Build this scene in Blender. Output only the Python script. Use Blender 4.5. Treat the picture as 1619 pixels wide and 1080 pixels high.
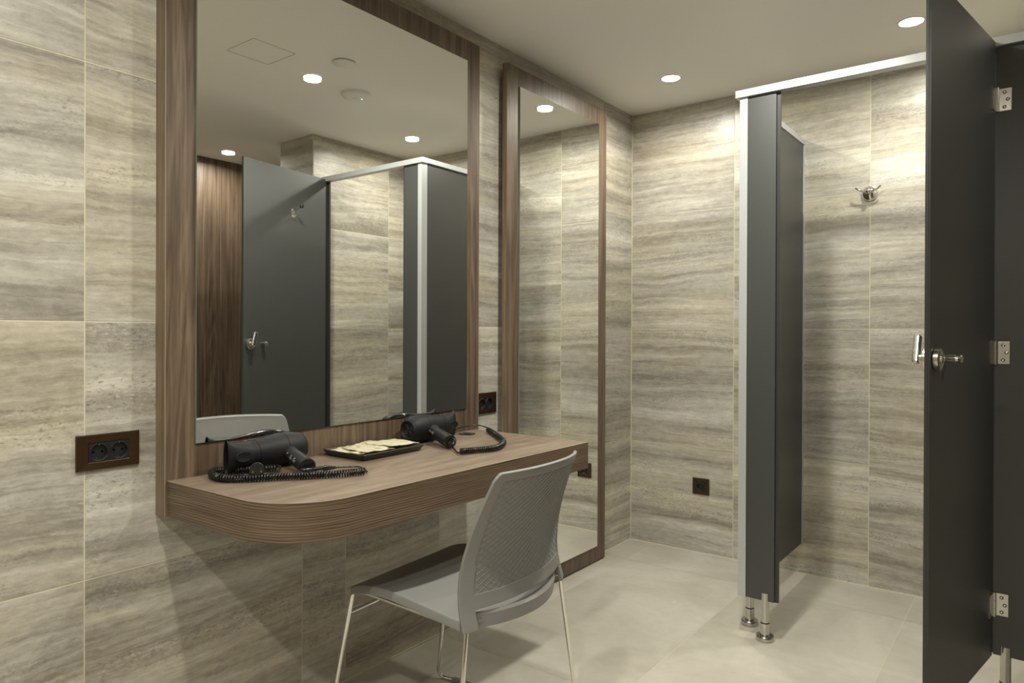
import bpy, bmesh, math, random
from mathutils import Vector, Matrix, noise
random.seed(7)
scene = bpy.context.scene
for o in list(bpy.data.objects):
    bpy.data.objects.remove(o)

# ------------------------------------------------------------------ camera
F_PX, YAW, PITCH, ROLL = 1105.65, 37.490, -0.1965, 0.2038
CAM = Vector((1.7518, -3.4065, 1.1116))
yw, pt, rl = [math.radians(a) for a in (YAW, PITCH, ROLL)]
Fv = Vector((-math.sin(yw)*math.cos(pt), math.cos(yw)*math.cos(pt), math.sin(pt)))
Rv = Vector((math.cos(yw), math.sin(yw), 0)); Uv = Rv.cross(Fv)
R2 = Rv*math.cos(rl)+Uv*math.sin(rl); U2 = -Rv*math.sin(rl)+Uv*math.cos(rl)
cd = bpy.data.cameras.new('camera'); cam = bpy.data.objects.new('camera', cd)
scene.collection.objects.link(cam); scene.camera = cam
cd.sensor_fit = 'HORIZONTAL'; cd.sensor_width = 36.0
cd.lens = F_PX/1619*36.0
cd.shift_x = (809.5-797.91)/1619; cd.shift_y = -(540-529.48)/1619
cd.clip_start = 0.02
M = Matrix((R2, U2, -Fv)).transposed().to_4x4(); M.translation = CAM
cam.matrix_world = M

# ------------------------------------------------------------------ world, exposure, lamps
w = bpy.data.worlds.new('world'); scene.world = w; w.use_nodes = True
w.node_tree.nodes['Background'].inputs[0].default_value = (0.9, 0.92, 1, 1)
w.node_tree.nodes['Background'].inputs[1].default_value = 0.02
vs = scene.view_settings
vs.view_transform = 'Standard'; vs.look = 'None'; vs.gamma = 1; vs.use_curve_mapping = False
vs.exposure = 0.80
CEIL = 2.28
WARM = (1.0, 0.972, 0.84)
LAMPS = [(0.40, -0.40, 5), (1.361, -0.405, 5), (1.011, -1.396, 12.5), (2.551, -0.891, 4.5),
         (1.0, -2.81, 10.5), (1.60, -3.80, 15), (1.0, -4.8, 9)]  # last entry is an added, unseen fill lamp behind the camera
SPREAD = 168

C = scene.collection
def add_lamp(x, y, p):
    l = bpy.data.lights.new('downlight_beam', 'AREA'); l.shape = 'DISK'; l.size = 0.075
    l.energy = p; l.color = WARM; l.spread = math.radians(SPREAD)
    o = bpy.data.objects.new('downlight_beam', l); o.location = (x, y, CEIL-0.012)
    C.objects.link(o)
for a in LAMPS: add_lamp(*a)

# ------------------------------------------------------------------ node helpers
def new_mat(name):
    m = bpy.data.materials.new(name); m.use_nodes = True
    nt = m.node_tree; b = nt.nodes['Principled BSDF']
    return m, nt, b
def N(nt, t, **kw):
    n = nt.nodes.new(t)
    for k, v in kw.items():
        if k.startswith('i_'):
            key = k[2:]; key = int(key) if key.isdigit() else key.replace('_', ' ')
            n.inputs[key].default_value = v
        else: setattr(n, k, v)
    return n
def L(nt, a, b): nt.links.new(a, b)
def math_n(nt, op, a, b=None, c=None):
    n = nt.nodes.new('ShaderNodeMath'); n.operation = op
    for i, v in enumerate((a, b, c)):
        if v is None: continue
        if isinstance(v, (int, float)): n.inputs[i].default_value = v
        else: nt.links.new(v, n.inputs[i])
    return n.outputs[0]
def ramp(nt, fac, stops, interp='LINEAR'):
    n = nt.nodes.new('ShaderNodeValToRGB'); cr = n.color_ramp; cr.interpolation = interp
    while len(cr.elements) < len(stops): cr.elements.new(0.5)
    for e, (p, c) in zip(cr.elements, stops):
        e.position = p; e.color = (*c, 1) if len(c) == 3 else c
    L(nt, fac, n.inputs[0]); return n.outputs[0]
def mix(nt, fac, a, b, mode='MIX'):
    n = nt.nodes.new('ShaderNodeMix'); n.data_type = 'RGBA'; n.blend_type = mode
    for i, v in ((0, fac), (6, a), (7, b)):
        if isinstance(v, (int, float)): n.inputs[i].default_value = v
        elif isinstance(v, tuple): n.inputs[i].default_value = (*v, 1)
        else: L(nt, v, n.inputs[i])
    return n.outputs[2]
def simple(name, col, rough=0.5, metal=0.0, bump=0, bscale=200, spec=0.5, coat=0):
    m, nt, b = new_mat(name)
    b.inputs['Base Color'].default_value = (*col, 1); b.inputs['Roughness'].default_value = rough
    b.inputs['Metallic'].default_value = metal; b.inputs['Specular IOR Level'].default_value = spec
    b.inputs['Coat Weight'].default_value = coat
    tc = N(nt, 'ShaderNodeTexCoord'); nz = N(nt, 'ShaderNodeTexNoise', i_Scale=bscale, i_Detail=3.0)
    L(nt, tc.outputs['Object'], nz.inputs['Vector'])
    c2 = mix(nt, nz.outputs[0], tuple(c*0.9 for c in col), tuple(min(1, c*1.1) for c in col))
    L(nt, c2, b.inputs['Base Color'])
    if bump:
        bp = N(nt, 'ShaderNodeBump', i_Strength=bump, i_Distance=0.001)
        L(nt, nz.outputs[0], bp.inputs['Height']); L(nt, bp.outputs[0], b.inputs['Normal'])
    return m

def travertine(name, cols):
    """banded stone; h runs along the wall, z up; each tile carries its own seed"""
    m, nt, b = new_mat(name)
    tc = N(nt, 'ShaderNodeTexCoord'); sx = N(nt, 'ShaderNodeSeparateXYZ')
    L(nt, tc.outputs['Object'], sx.inputs[0])
    at = N(nt, 'ShaderNodeAttribute', attribute_name='tile_seed')
    seed = math_n(nt, 'MULTIPLY', at.outputs['Fac'], 40.0)
    h = math_n(nt, 'ADD', sx.outputs[0], sx.outputs[1]); z = sx.outputs[2]
    def vec(sh, sz, zz=None, off=0):
        c = N(nt, 'ShaderNodeCombineXYZ')
        L(nt, math_n(nt, 'MULTIPLY', h, sh), c.inputs[0])
        L(nt, math_n(nt, 'MULTIPLY', zz if zz is not None else z, sz), c.inputs[1])
        L(nt, math_n(nt, 'ADD', seed, off), c.inputs[2]); return c.outputs[0]
    def nz(v, scale=1.0, detail=4.0, rough=0.55, dist=0.0):
        n = N(nt, 'ShaderNodeTexNoise', i_Scale=scale, i_Detail=detail, i_Roughness=rough, i_Distortion=dist)
        L(nt, v, n.inputs['Vector']); return n.outputs[0]
    w1 = nz(vec(1.0, 2.2, off=5), 1, 2)
    w2 = nz(vec(5, 12, off=9), 1, 5, 0.62)
    w3 = nz(vec(26, 60, off=13), 1, 6, 0.75)
    zz = math_n(nt, 'ADD', math_n(nt, 'MULTIPLY_ADD', w1, 0.11, z), math_n(nt, 'MULTIPLY', w2, 0.032))
    zz = math_n(nt, 'MULTIPLY_ADD', w3, 0.016, zz)
    broad = nz(vec(0.45, 6.0, zz), 1, 1.0, 0.5)
    band = nz(vec(0.9, 20.0, zz, 2), 1, 6, 0.58)
    fine = nz(vec(4, 110.0, zz, 3), 1, 6, 0.68)
    cloud = nz(vec(22, 50, zz, 4), 1, 9, 0.80)
    s = math_n(nt, 'ADD', math_n(nt, 'MULTIPLY', broad, 0.32), math_n(nt, 'MULTIPLY', band, 0.50))
    s = math_n(nt, 'ADD', s, math_n(nt, 'MULTIPLY', fine, 0.28))
    s = math_n(nt, 'ADD', s, math_n(nt, 'MULTIPLY', cloud, 0.34))
    s = math_n(nt, 'SUBTRACT', s, 0.22)
    base = ramp(nt, s, [(0.365, cols[0]), (0.44, cols[1]), (0.50, cols[2]), (0.56, cols[3]), (0.655, cols[4])])
    # thin dark seams that run through the bedding
    sm_ = nz(vec(0.8, 15, zz, 40), 1, 2)
    seam = ramp(nt, math_n(nt, 'ABSOLUTE', math_n(nt, 'SUBTRACT', sm_, 0.5)), [(0.0, (1, 1, 1)), (0.014, (0, 0, 0))])
    sgate = ramp(nt, nz(vec(3, 3, off=44), 1, 3), [(0.5, (0, 0, 0)), (0.62, (1, 1, 1))])
    base = mix(nt, math_n(nt, 'MULTIPLY', math_n(nt, 'MULTIPLY', seam, sgate), 0.35), base, cols[0])
    # warm / grey drift
    tint = nz(vec(1.2, 4, zz, 12), 1, 3)
    base = mix(nt, ramp(nt, tint, [(0.42, (0, 0, 0)), (0.62, (1, 1, 1))]), base, mix(nt, 1.0, base, (1.03, 0.99, 0.90), 'MULTIPLY'))
    # brecciated specks gathered in some bands
    zone = ramp(nt, nz(vec(1.6, 11, zz, 20), 1, 3), [(0.50, (0, 0, 0)), (0.62, (1, 1, 1))])
    sp = nz(vec(85, 160, off=22), 1, 4, 0.7)
    dark = ramp(nt, sp, [(0.38, (1, 1, 1)), (0.44, (0, 0, 0))])
    lite = ramp(nt, sp, [(0.58, (0, 0, 0)), (0.65, (1, 1, 1))])
    base = mix(nt, math_n(nt, 'MULTIPLY', math_n(nt, 'MULTIPLY', dark, zone), 0.55), base, tuple(c*0.50 for c in cols[0]))
    base = mix(nt, math_n(nt, 'MULTIPLY', math_n(nt, 'MULTIPLY', lite, zone), 0.5), base, cols[4])
    pit = ramp(nt, nz(vec(48, 150, off=31), 1, 3, 0.6), [(0.255, (1, 1, 1)), (0.29, (0, 0, 0))])
    base = mix(nt, math_n(nt, 'MULTIPLY', pit, 0.6), base, (0.10, 0.085, 0.065))
    L(nt, base, b.inputs['Base Color'])
    L(nt, ramp(nt, s, [(0.3, (0.42,)*3), (0.7, (0.32,)*3)]), b.inputs['Roughness'])
    bp = N(nt, 'ShaderNodeBump', i_Strength=0.12, i_Distance=0.001)
    L(nt, fine, bp.inputs['Height']); L(nt, bp.outputs[0], b.inputs['Normal'])
    return m

def floor_stone(name):
    m, nt, b = new_mat(name)
    tc = N(nt, 'ShaderNodeTexCoord'); at = N(nt, 'ShaderNodeAttribute', attribute_name='tile_seed')
    mp = N(nt, 'ShaderNodeVectorMath', operation='ADD'); L(nt, tc.outputs['Object'], mp.inputs[0])
    cb = N(nt, 'ShaderNodeCombineXYZ'); L(nt, math_n(nt, 'MULTIPLY', at.outputs['Fac'], 30), cb.inputs[2])
    L(nt, cb.outputs[0], mp.inputs[1])
    a = N(nt, 'ShaderNodeTexNoise', i_Scale=2.2, i_Detail=7.0, i_Roughness=0.6, i_Distortion=0.6)
    L(nt, mp.outputs[0], a.inputs['Vector'])
    c = N(nt, 'ShaderNodeTexNoise', i_Scale=26.0, i_Detail=5.0, i_Roughness=0.65)
    L(nt, mp.outputs[0], c.inputs['Vector'])
    s = math_n(nt, 'ADD', math_n(nt, 'MULTIPLY', a.outputs[0], 0.8), math_n(nt, 'MULTIPLY', c.outputs[0], 0.2))
    base = ramp(nt, s, [(0.36, (0.395, 0.362, 0.31)), (0.5, (0.455, 0.428, 0.372)), (0.64, (0.52, 0.495, 0.435))])
    v = N(nt, 'ShaderNodeTexNoise', i_Scale=3.2, i_Detail=3.0, i_Distortion=1.5)
    mp2 = N(nt, 'ShaderNodeVectorMath', operation='ADD'); mp2.inputs[1].default_value = (9, 4, 2)
    L(nt, mp.outputs[0], mp2.inputs[0]); L(nt, mp2.outputs[0], v.inputs['Vector'])
    vein = math_n(nt, 'ABSOLUTE', math_n(nt, 'SUBTRACT', v.outputs[0], 0.5))
    vm = ramp(nt, vein, [(0.0, (0.22,)*3), (0.004, (0, 0, 0))])
    br = ramp(nt, a.outputs[0], [(0.5, (0, 0, 0)), (0.64, (1, 1, 1))])
    base = mix(nt, math_n(nt, 'MULTIPLY', vm, br), base, (0.80, 0.77, 0.70))
    L(nt, base, b.inputs['Base Color']); b.inputs['Roughness'].default_value = 0.46
    return m

def walnut(name, axis, cols, across=64.0, along=1.1, contrast=1.0, rough=0.42):
    """axis: grain direction in object space"""
    m, nt, b = new_mat(name)
    tc = N(nt, 'ShaderNodeTexCoord')
    def vec(al, ac, off=0.0):
        mp = N(nt, 'ShaderNodeMapping'); mp.inputs['Scale'].default_value = tuple(al if i == axis else ac for i in range(3))
        mp.inputs['Location'].default_value = (off, off*0.7, off*0.3)
        L(nt, tc.outputs['Object'], mp.inputs[0]); return mp.outputs[0]
    def nz(v, detail, rough_, dist=0):
        n = N(nt, 'ShaderNodeTexNoise', i_Scale=1.0, i_Detail=detail, i_Roughness=rough_, i_Distortion=dist)
        L(nt, v, n.inputs['Vector']); return n.outputs[0]
    a = nz(vec(along*0.5, across*0.14), 3, 0.5, 0.8)
    g = nz(vec(along, across, 3), 4, 0.6, 0.3)
    f = nz(vec(along*9, across*9, 7), 3, 0.6)
    # cathedral rings
    rings = math_n(nt, 'FRACT', math_n(nt, 'MULTIPLY', a, 9.0))
    rings = math_n(nt, 'ABSOLUTE', math_n(nt, 'SUBTRACT', rings, 0.5))
    s = math_n(nt, 'ADD', math_n(nt, 'MULTIPLY', g, 0.52), math_n(nt, 'MULTIPLY', rings, 0.30*contrast))
    s = math_n(nt, 'ADD', s, math_n(nt, 'MULTIPLY', a, 0.22))
    s = math_n(nt, 'ADD', s, math_n(nt, 'MULTIPLY', f, 0.34))
    s = math_n(nt, 'SUBTRACT', s, 0.115)
    base = ramp(nt, s, [(0.34, cols[0]), (0.5, cols[1]), (0.66, cols[2])])
    pores = ramp(nt, nz(vec(along*14, across*16, 11), 2, 0.5), [(0.30, (1, 1, 1)), (0.38, (0, 0, 0))])
    base = mix(nt, math_n(nt, 'MULTIPLY', pores, 0.5), base, tuple(c*0.6 for c in cols[0]))
    L(nt, base, b.inputs['Base Color']); b.inputs['Roughness'].default_value = rough
    bp = N(nt, 'ShaderNodeBump', i_Strength=0.15, i_Distance=0.0008)
    L(nt, f, bp.inputs['Height']); L(nt, bp.outputs[0], b.inputs['Normal'])
    return m

def edge_wood(name):
    """strong horizontal growth stripes of the counter's front edge"""
    m, nt, b = new_mat(name)
    tc = N(nt, 'ShaderNodeTexCoord'); sx = N(nt, 'ShaderNodeSeparateXYZ'); L(nt, tc.outputs['Object'], sx.inputs[0])
    h = math_n(nt, 'ADD', sx.outputs[0], sx.outputs[1])
    def nz(sh, sz, det=3.0, off=0.0):
        c = N(nt, 'ShaderNodeCombineXYZ'); L(nt, math_n(nt, 'MULTIPLY', h, sh), c.inputs[0])
        L(nt, math_n(nt, 'MULTIPLY', sx.outputs[2], sz), c.inputs[1]); c.inputs[2].default_value = off
        n = N(nt, 'ShaderNodeTexNoise', i_Scale=1.0, i_Detail=det, i_Roughness=0.55); L(nt, c.outputs[0], n.inputs['Vector']); return n.outputs[0]
    wv = nz(3.0, 14.0, 3, 4)
    ph = math_n(nt, 'MULTIPLY_ADD', wv, 16.0, math_n(nt, 'MULTIPLY', sx.outputs[2], 1050.0))
    st = math_n(nt, 'MULTIPLY_ADD', math_n(nt, 'SINE', ph), 0.5, 0.5)
    amp = nz(2.0, 60.0, 2, 9)
    g = nz(5.0, 420.0, 4, 2)
    s = math_n(nt, 'ADD', math_n(nt, 'MULTIPLY', math_n(nt, 'MULTIPLY', st, amp), 0.45), math_n(nt, 'MULTIPLY', g, 0.72))
    base = ramp(nt, s, [(0.30, (0.058, 0.037, 0.023)), (0.47, (0.122, 0.083, 0.052)), (0.68, (0.19, 0.136, 0.089))])
    L(nt, base, b.inputs['Base Color']); b.inputs['Roughness'].default_value = 0.45
    return m

def plaster(name, col):
    return simple(name, col, 0.9, bump=0.05, bscale=300, spec=0.2)

MAT = {}
TC = [(0.225, 0.208, 0.180), (0.325, 0.303, 0.265), (0.405, 0.383, 0.340), (0.490, 0.468, 0.418), (0.64, 0.62, 0.565)]
MAT['stone'] = travertine('travertine tile', TC)
MAT['grout'] = simple('cream grout', (0.62, 0.58, 0.45), 0.85, spec=0.2)
MAT['floor'] = floor_stone('beige floor tile')
MAT['floor_grout'] = simple('floor grout', (0.60, 0.55, 0.44), 0.85, spec=0.2)
MAT['ceiling'] = plaster('painted ceiling', (0.79, 0.77, 0.725))
WC = [(0.062, 0.041, 0.027), (0.120, 0.083, 0.056), (0.190, 0.138, 0.098)]
MAT['wood_v'] = walnut('walnut veneer upright grain', 2, WC)
MAT['wood_top'] = walnut('walnut veneer counter top', 1, [(0.145, 0.104, 0.074), (0.212, 0.160, 0.118), (0.29, 0.23, 0.175)], across=30, along=1.6, contrast=0.7, rough=0.38)
MAT['wood_edge'] = edge_wood('striped walnut edge')
MAT['wood_side'] = walnut('walnut board side', 2, [(0.13, 0.088, 0.055), (0.20, 0.145, 0.095), (0.28, 0.21, 0.14)], across=130, along=1.0)
MAT['pale_edge'] = simple('pale edge line', (0.30, 0.235, 0.165), 0.5)
MAT['hpl'] = simple('charcoal laminate', (0.036, 0.0385, 0.038), 0.43, bump=0.08, bscale=900, spec=0.8)
MAT['hpl_edge'] = simple('black laminate core', (0.030, 0.029, 0.031), 0.38, bump=0.1, bscale=500)
MAT['alu'] = simple('satin aluminium', (0.54, 0.565, 0.59), 0.40, metal=0.5)
MAT['steel'] = simple('brushed steel', (0.55, 0.53, 0.49), 0.24, metal=1.0, bump=0.05, bscale=60)
MAT['chrome'] = simple('chrome', (0.80, 0.79, 0.76), 0.07, metal=1.0)
MAT['mirror'] = simple('mirror silvering', (0.94, 0.945, 0.925), 0.0, metal=1.0)
nb = MAT['mirror'].node_tree
for l in list(nb.links):
    if l.to_socket.name == 'Base Color': nb.links.remove(l)
MAT['glass_edge'] = simple('polished glass edge', (0.22, 0.27, 0.25), 0.15)
MAT['bronze'] = simple('brown anodised frame', (0.080, 0.048, 0.024), 0.34, metal=0.8)
MAT['black'] = simple('black plastic', (0.010, 0.011, 0.014), 0.4)
MAT['hole'] = simple('dark hole', (0.002, 0.002, 0.002), 0.9, spec=0)
MAT['soft_black'] = simple('soft touch black', (0.0085, 0.0085, 0.0100), 0.55, bump=0.05, bscale=500, spec=0.3)
MAT['gloss_black'] = simple('gloss black', (0.010, 0.010, 0.011), 0.14)
MAT['cord'] = simple('shiny black cord', (0.009, 0.009, 0.009), 0.22)
MAT['chair'] = simple('grey plastic', (0.212, 0.213, 0.205), 0.42, bump=0.12, bscale=700)
MAT['tray'] = simple('black tray', (0.018, 0.016, 0.014), 0.42)
MAT['paper'] = simple('cream packet film', (0.56, 0.52, 0.37), 0.3, bump=0.8, bscale=45)
MAT['ink'] = simple('pale print', (0.5, 0.5, 0.5), 0.5)
MAT['white'] = simple('white plastic', (0.70, 0.69, 0.65), 0.5)
MAT['rubber'] = simple('black rubber', (0.012, 0.012, 0.012), 0.6)
MAT['gold'] = simple('brass pin', (0.75, 0.58, 0.32), 0.25, metal=1.0)
def emis(name, col, s):
    m, nt, b = new_mat(name); b.inputs['Base Color'].default_value = (*col, 1)
    b.inputs['Emission Color'].default_value = (*col, 1); b.inputs['Emission Strength'].default_value = s
    return m
MAT['lamp'] = emis('lit diffuser', (1.0, 0.95, 0.86), 12.0)
MAT['led'] = emis('green indicator', (0.25, 1.0, 0.6), 1.5)

# ------------------------------------------------------------------ mesh helpers
def link(name, bm, mat, parent=None, bevel=0, smooth=0, seg=2):
    me = bpy.data.meshes.new(name)
    bmesh.ops.recalc_face_normals(bm, faces=bm.faces[:])
    if smooth:
        for f in bm.faces: f.smooth = True
        for e in bm.edges:
            if len(e.link_faces) == 2 and e.calc_face_angle(0) > math.radians(smooth): e.smooth = False
    bm.to_mesh(me); bm.free()
    for m_ in (mat if isinstance(mat, (list, tuple)) else [mat]): me.materials.append(MAT[m_])
    o = bpy.data.objects.new(name, me); C.objects.link(o)
    if parent is not None: o.parent = parent
    if bevel:
        b = o.modifiers.new('bevel', 'BEVEL'); b.width = bevel; b.segments = seg; b.limit_method = 'ANGLE'
        b.harden_normals = False
    return o
def link_each(name, bm, mat, parent=None, **k):
    bm.verts.ensure_lookup_table(); bm.verts.index_update()
    seen = set(); out = []
    for v0 in bm.verts:
        if v0.index in seen: continue
        st = [v0]; cur = {v0.index}
        while st:
            v = st.pop()
            for e in v.link_edges:
                q = e.other_vert(v)
                if q.index not in cur: cur.add(q.index); st.append(q)
        seen |= cur
        b2 = bm.copy(); b2.verts.ensure_lookup_table()
        bmesh.ops.delete(b2, geom=[v for v in b2.verts if v.index not in cur], context='VERTS')
        out.append(link(name, b2, mat, parent, **k))
    bm.free(); return out
def box(bm, a, b, mi=0):
    r = bmesh.ops.create_cube(bm, size=1)
    vs_ = r['verts']
    for v in vs_:
        v.co = Vector([(a[i]+b[i])/2 + v.co[i]*(b[i]-a[i]) for i in range(3)])
    for f in {f for v in vs_ for f in v.link_faces}: f.material_index = mi
    return vs_
def boxm(a, b):
    bm = bmesh.new(); box(bm, a, b); return bm
def lathe(bm, prof, origin, axis, n=32, caps=True, ref=None, sq=(1, 1)):
    """prof: list of (distance along axis, radius)"""
    axis = Vector(axis).normalized(); origin = Vector(origin)
    ref = Vector(ref) if ref else (Vector((0, 0, 1)) if abs(axis.z) < 0.9 else Vector((1, 0, 0)))
    e1 = (ref - axis*ref.dot(axis)).normalized(); e2 = axis.cross(e1)
    rings = []
    for d, r in prof:
        ra, rb = (r if isinstance(r, tuple) else (r*sq[0], r*sq[1]))
        rings.append([bm.verts.new(origin+axis*d+e1*(ra*math.cos(2*math.pi*i/n))+e2*(rb*math.sin(2*math.pi*i/n))) for i in range(n)])
    for A, B in zip(rings, rings[1:]):
        for i in range(n): bm.faces.new((A[i], A[(i+1) % n], B[(i+1) % n], B[i]))
    if caps:
        bm.faces.new(rings[0][::-1]); bm.faces.new(rings[-1])
    return rings
def lathem(*a, **k):
    bm = bmesh.new(); lathe(bm, *a, **k); return bm
def fillet(pts, r, n=6):
    pts = [Vector(p) for p in pts]; out = [pts[0]]
    for a, b, c in zip(pts, pts[1:], pts[2:]):
        u = (a-b); v = (c-b); rr = min(r, u.length*0.45, v.length*0.45)
        p0 = b+u.normalized()*rr; p2 = b+v.normalized()*rr
        for i in range(n+1):
            t = i/n; out.append(p0*(1-t)**2+b*2*t*(1-t)+p2*t*t)
    out.append(pts[-1]); return out
def tube(bm, pts, r, n=10, caps=True):
    pts = [Vector(p) for p in pts]; rings = []
    T = (pts[1]-pts[0]).normalized()
    e = Vector((0, 0, 1)) if abs(T.z) < 0.9 else Vector((1, 0, 0)); e = (e-T*e.dot(T)).normalized()
    for i, p in enumerate(pts):
        a = pts[max(0, i-1)]; b = pts[min(len(pts)-1, i+1)]; T = (b-a).normalized()
        e = (e-T*e.dot(T)).normalized(); f = T.cross(e)
        rr = r[i] if isinstance(r, (list, tuple)) else r
        rings.append([bm.verts.new(p+(e*math.cos(2*math.pi*k/n)+f*math.sin(2*math.pi*k/n))*rr) for k in range(n)])
    for A, B in zip(rings, rings[1:]):
        for k in range(n): bm.faces.new((A[k], A[(k+1) % n], B[(k+1) % n], B[k]))
    if caps: bm.faces.new(rings[0][::-1]); bm.faces.new(rings[-1])
def tubem(*a, **k):
    bm = bmesh.new(); tube(bm, *a, **k); return bm
def smooth_path(pts, step=0.004):
    """Catmull-Rom through the points, resampled"""
    P = [Vector(p) for p in pts]; P = [P[0]*2-P[1]]+P+[P[-1]*2-P[-2]]; out = []
    for i in range(1, len(P)-2):
        p0, p1, p2, p3 = P[i-1:i+3]; n = max(2, int((p2-p1).length/step))
        for k in range(n):
            t = k/n
            out.append(0.5*((2*p1)+(p2-p0)*t+(2*p0-5*p1+4*p2-p3)*t*t+(3*p1-p0-3*p2+p3)*t**3))
    out.append(P[-2]); return out
def helix(path, R, pitch, spt=12):
    P = path; out = []; s = 0.0; T = (P[1]-P[0]).normalized()
    e = Vector((0, 0, 1)); ds = pitch/spt; carry = 0.0
    segs = list(zip(P, P[1:])); phase = 0
    for i, (a, b) in enumerate(segs):
        l = (b-a).length; T = (b-a).normalized() if l else T
        e = (e-T*e.dot(T)).normalized(); f = T.cross(e)
        d = carry
        while d < l:
            ph = 2*math.pi*phase/spt; out.append(a+T*d+(e*math.cos(ph)+f*math.sin(ph))*R); phase += 1; d += ds
        carry = d-l
    return out
def grid(bm, nu, nv, fn, keep=None, closed=False):
    V = [[bm.verts.new(fn(i/nu, j/nv)) for j in range(nv+1)] for i in range(nu+1)]
    for i in range(nu):
        for j in range(nv):
            if keep is None or keep((i+.5)/nu, (j+.5)/nv):
                bm.faces.new((V[i][j], V[i+1][j], V[i+1][j+1], V[i][j+1]))
    for v in [v for v in bm.verts if not v.link_faces]: bm.verts.remove(v)
def solid(o, t, off=-1, bevel=0):
    m_ = o.modifiers.new('thick', 'SOLIDIFY'); m_.thickness = t; m_.offset = off; m_.use_even_offset = True
    if bevel:
        b = o.modifiers.new('bevel', 'BEVEL'); b.width = bevel; b.segments = 3; b.limit_method = 'ANGLE'; b.angle_limit = math.radians(50)
def thing(name, label, cat, loc=(0, 0, 0), group=None):
    o = bpy.data.objects.new(name, None); C.objects.link(o); o.location = loc; o.empty_display_size = 0.05
    o['label'] = label; o['category'] = cat
    if group: o['group'] = group
    return o
def tag(o, label, cat, group=None):
    o['label'] = label; o['category'] = cat
    if group: o['group'] = group
    return o
def struct(o): o['kind'] = 'structure'; return o
def adopt(root):
    """parts are modelled in room coordinates; shift them so the root can stand at the thing's base"""
    for c in root.children:
        if c.get('placed'): continue
        for v in c.data.vertices: v.co -= root.location
        c['placed'] = 1
def finish(root):
    def rec(o):
        for c in o.children:
            c.matrix_parent_inverse = Matrix.Identity(4)
            rec(c)
    d = Vector(root.location)
    for c in root.children: c.location = -d
    rec(root)

# ------------------------------------------------------------------ setting: tiled walls
def tiled_wall(name, origin, eu, normal, rows, cols_for, mats=('stone', 'grout'), up=(0, 0, 1), g=0.0017, back=0.03):
    """rows: list of z bounds; cols_for(i): list of bounds along eu. One mesh: grout bed and slightly raised tiles"""
    bm = bmesh.new(); lay = bm.faces.layers.float.new('tile_seed')
    o0 = Vector(origin); eu = Vector(eu); n = Vector(normal); up = Vector(up)
    allc = [c for i in range(len(rows)-1) for c in cols_for(i)]
    def P(u, z, d): return o0+eu*u+up*z+n*d
    def quad(a, b, c, d, dep, mi):
        f = bm.faces.new([bm.verts.new(P(*q, dep)) for q in ((a, c), (b, c), (b, d), (a, d))]); f.material_index = mi; return f
    def slab(a, b, c, d, d0, d1, mi, sd=0.0):
        lo = [bm.verts.new(P(*q, d0)) for q in ((a, c), (b, c), (b, d), (a, d))]
        hi = [bm.verts.new(P(*q, d1)) for q in ((a, c), (b, c), (b, d), (a, d))]
        fs = [bm.faces.new(hi), bm.faces.new(lo[::-1])]
        for k in range(4): fs.append(bm.faces.new((lo[k], lo[(k+1) % 4], hi[(k+1) % 4], hi[k])))
        for f in fs: f.material_index = mi; f[lay] = sd
    slab(min(allc), max(allc), rows[0], rows[-1], -back, -0.0008, 1)
    for i in range(len(rows)-1):
        cs = cols_for(i)
        for a, b in zip(cs, cs[1:]):
            slab(a+g, b-g, rows[i]+g, rows[i+1]-g, -0.0012, 0.0, 0, random.random())
    bmesh.ops.recalc_face_normals(bm, faces=bm.faces[:])
    me = bpy.data.meshes.new(name); bm.to_mesh(me); bm.free()
    for m_ in mats: me.materials.append(MAT[m_])
    o = bpy.data.objects.new(name, me); C.objects.link(o); struct(o); return o

YB = -5.4           # wall behind the camera
XW = 2.80           # walnut wall
XS, XC, YS = 1.765, 2.09, -0.82   # stone pier that closes the cubicle on its right
ROWS = [0, 0.5344, 1.1334, 1.7338, CEIL]
LC = [-YB*-1, -5.1155, -3.9155, -2.7155, -1.5125, -0.3125, 0.0]; LC[0] = YB
tiled_wall('wall_left', (0, 0, 0), (0, 1, 0), (1, 0, 0), ROWS,
           lambda i: [YB, -5.1155, -3.9155, -2.7155, -2.1138, -1.949, -1.5125, -0.3125, 0.0] if i == 0 else LC)
tiled_wall('wall_back', (0, 0, 0), (1, 0, 0), (0, -1, 0), ROWS, lambda i: [0, 0.555, 1.155, XS])
tiled_wall('wall_right', (XS, 0, 0), (0, 1, 0), (-1, 0, 0), ROWS, lambda i: [YS+.002, -0.218, 0.0])
tiled_wall('wall_pier', (0, YS, 0), (1, 0, 0), (0, -1, 0), ROWS, lambda i: [XS+.002, XC-.002])
tiled_wall('wall_passage', (XC, 0, 0), (0, 1, 0), (1, 0, 0), ROWS, lambda i: [YS+.002, 0.2, 1.2], back=0.05)
tiled_wall('wall_passage_end', (0, 1.2, 0), (1, 0, 0), (0, -1, 0), ROWS, lambda i: [XC-.05, XW+.05])
tiled_wall('wall_front', (0, YB, 0), (1, 0, 0), (0, 1, 0), ROWS, lambda i: [0, 0.6, 1.8, XW+.05])
o = link('wall_wood', boxm((XW, YB, 0), (XW+0.05, 1.2, CEIL)), 'wood_v'); struct(o)

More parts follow.
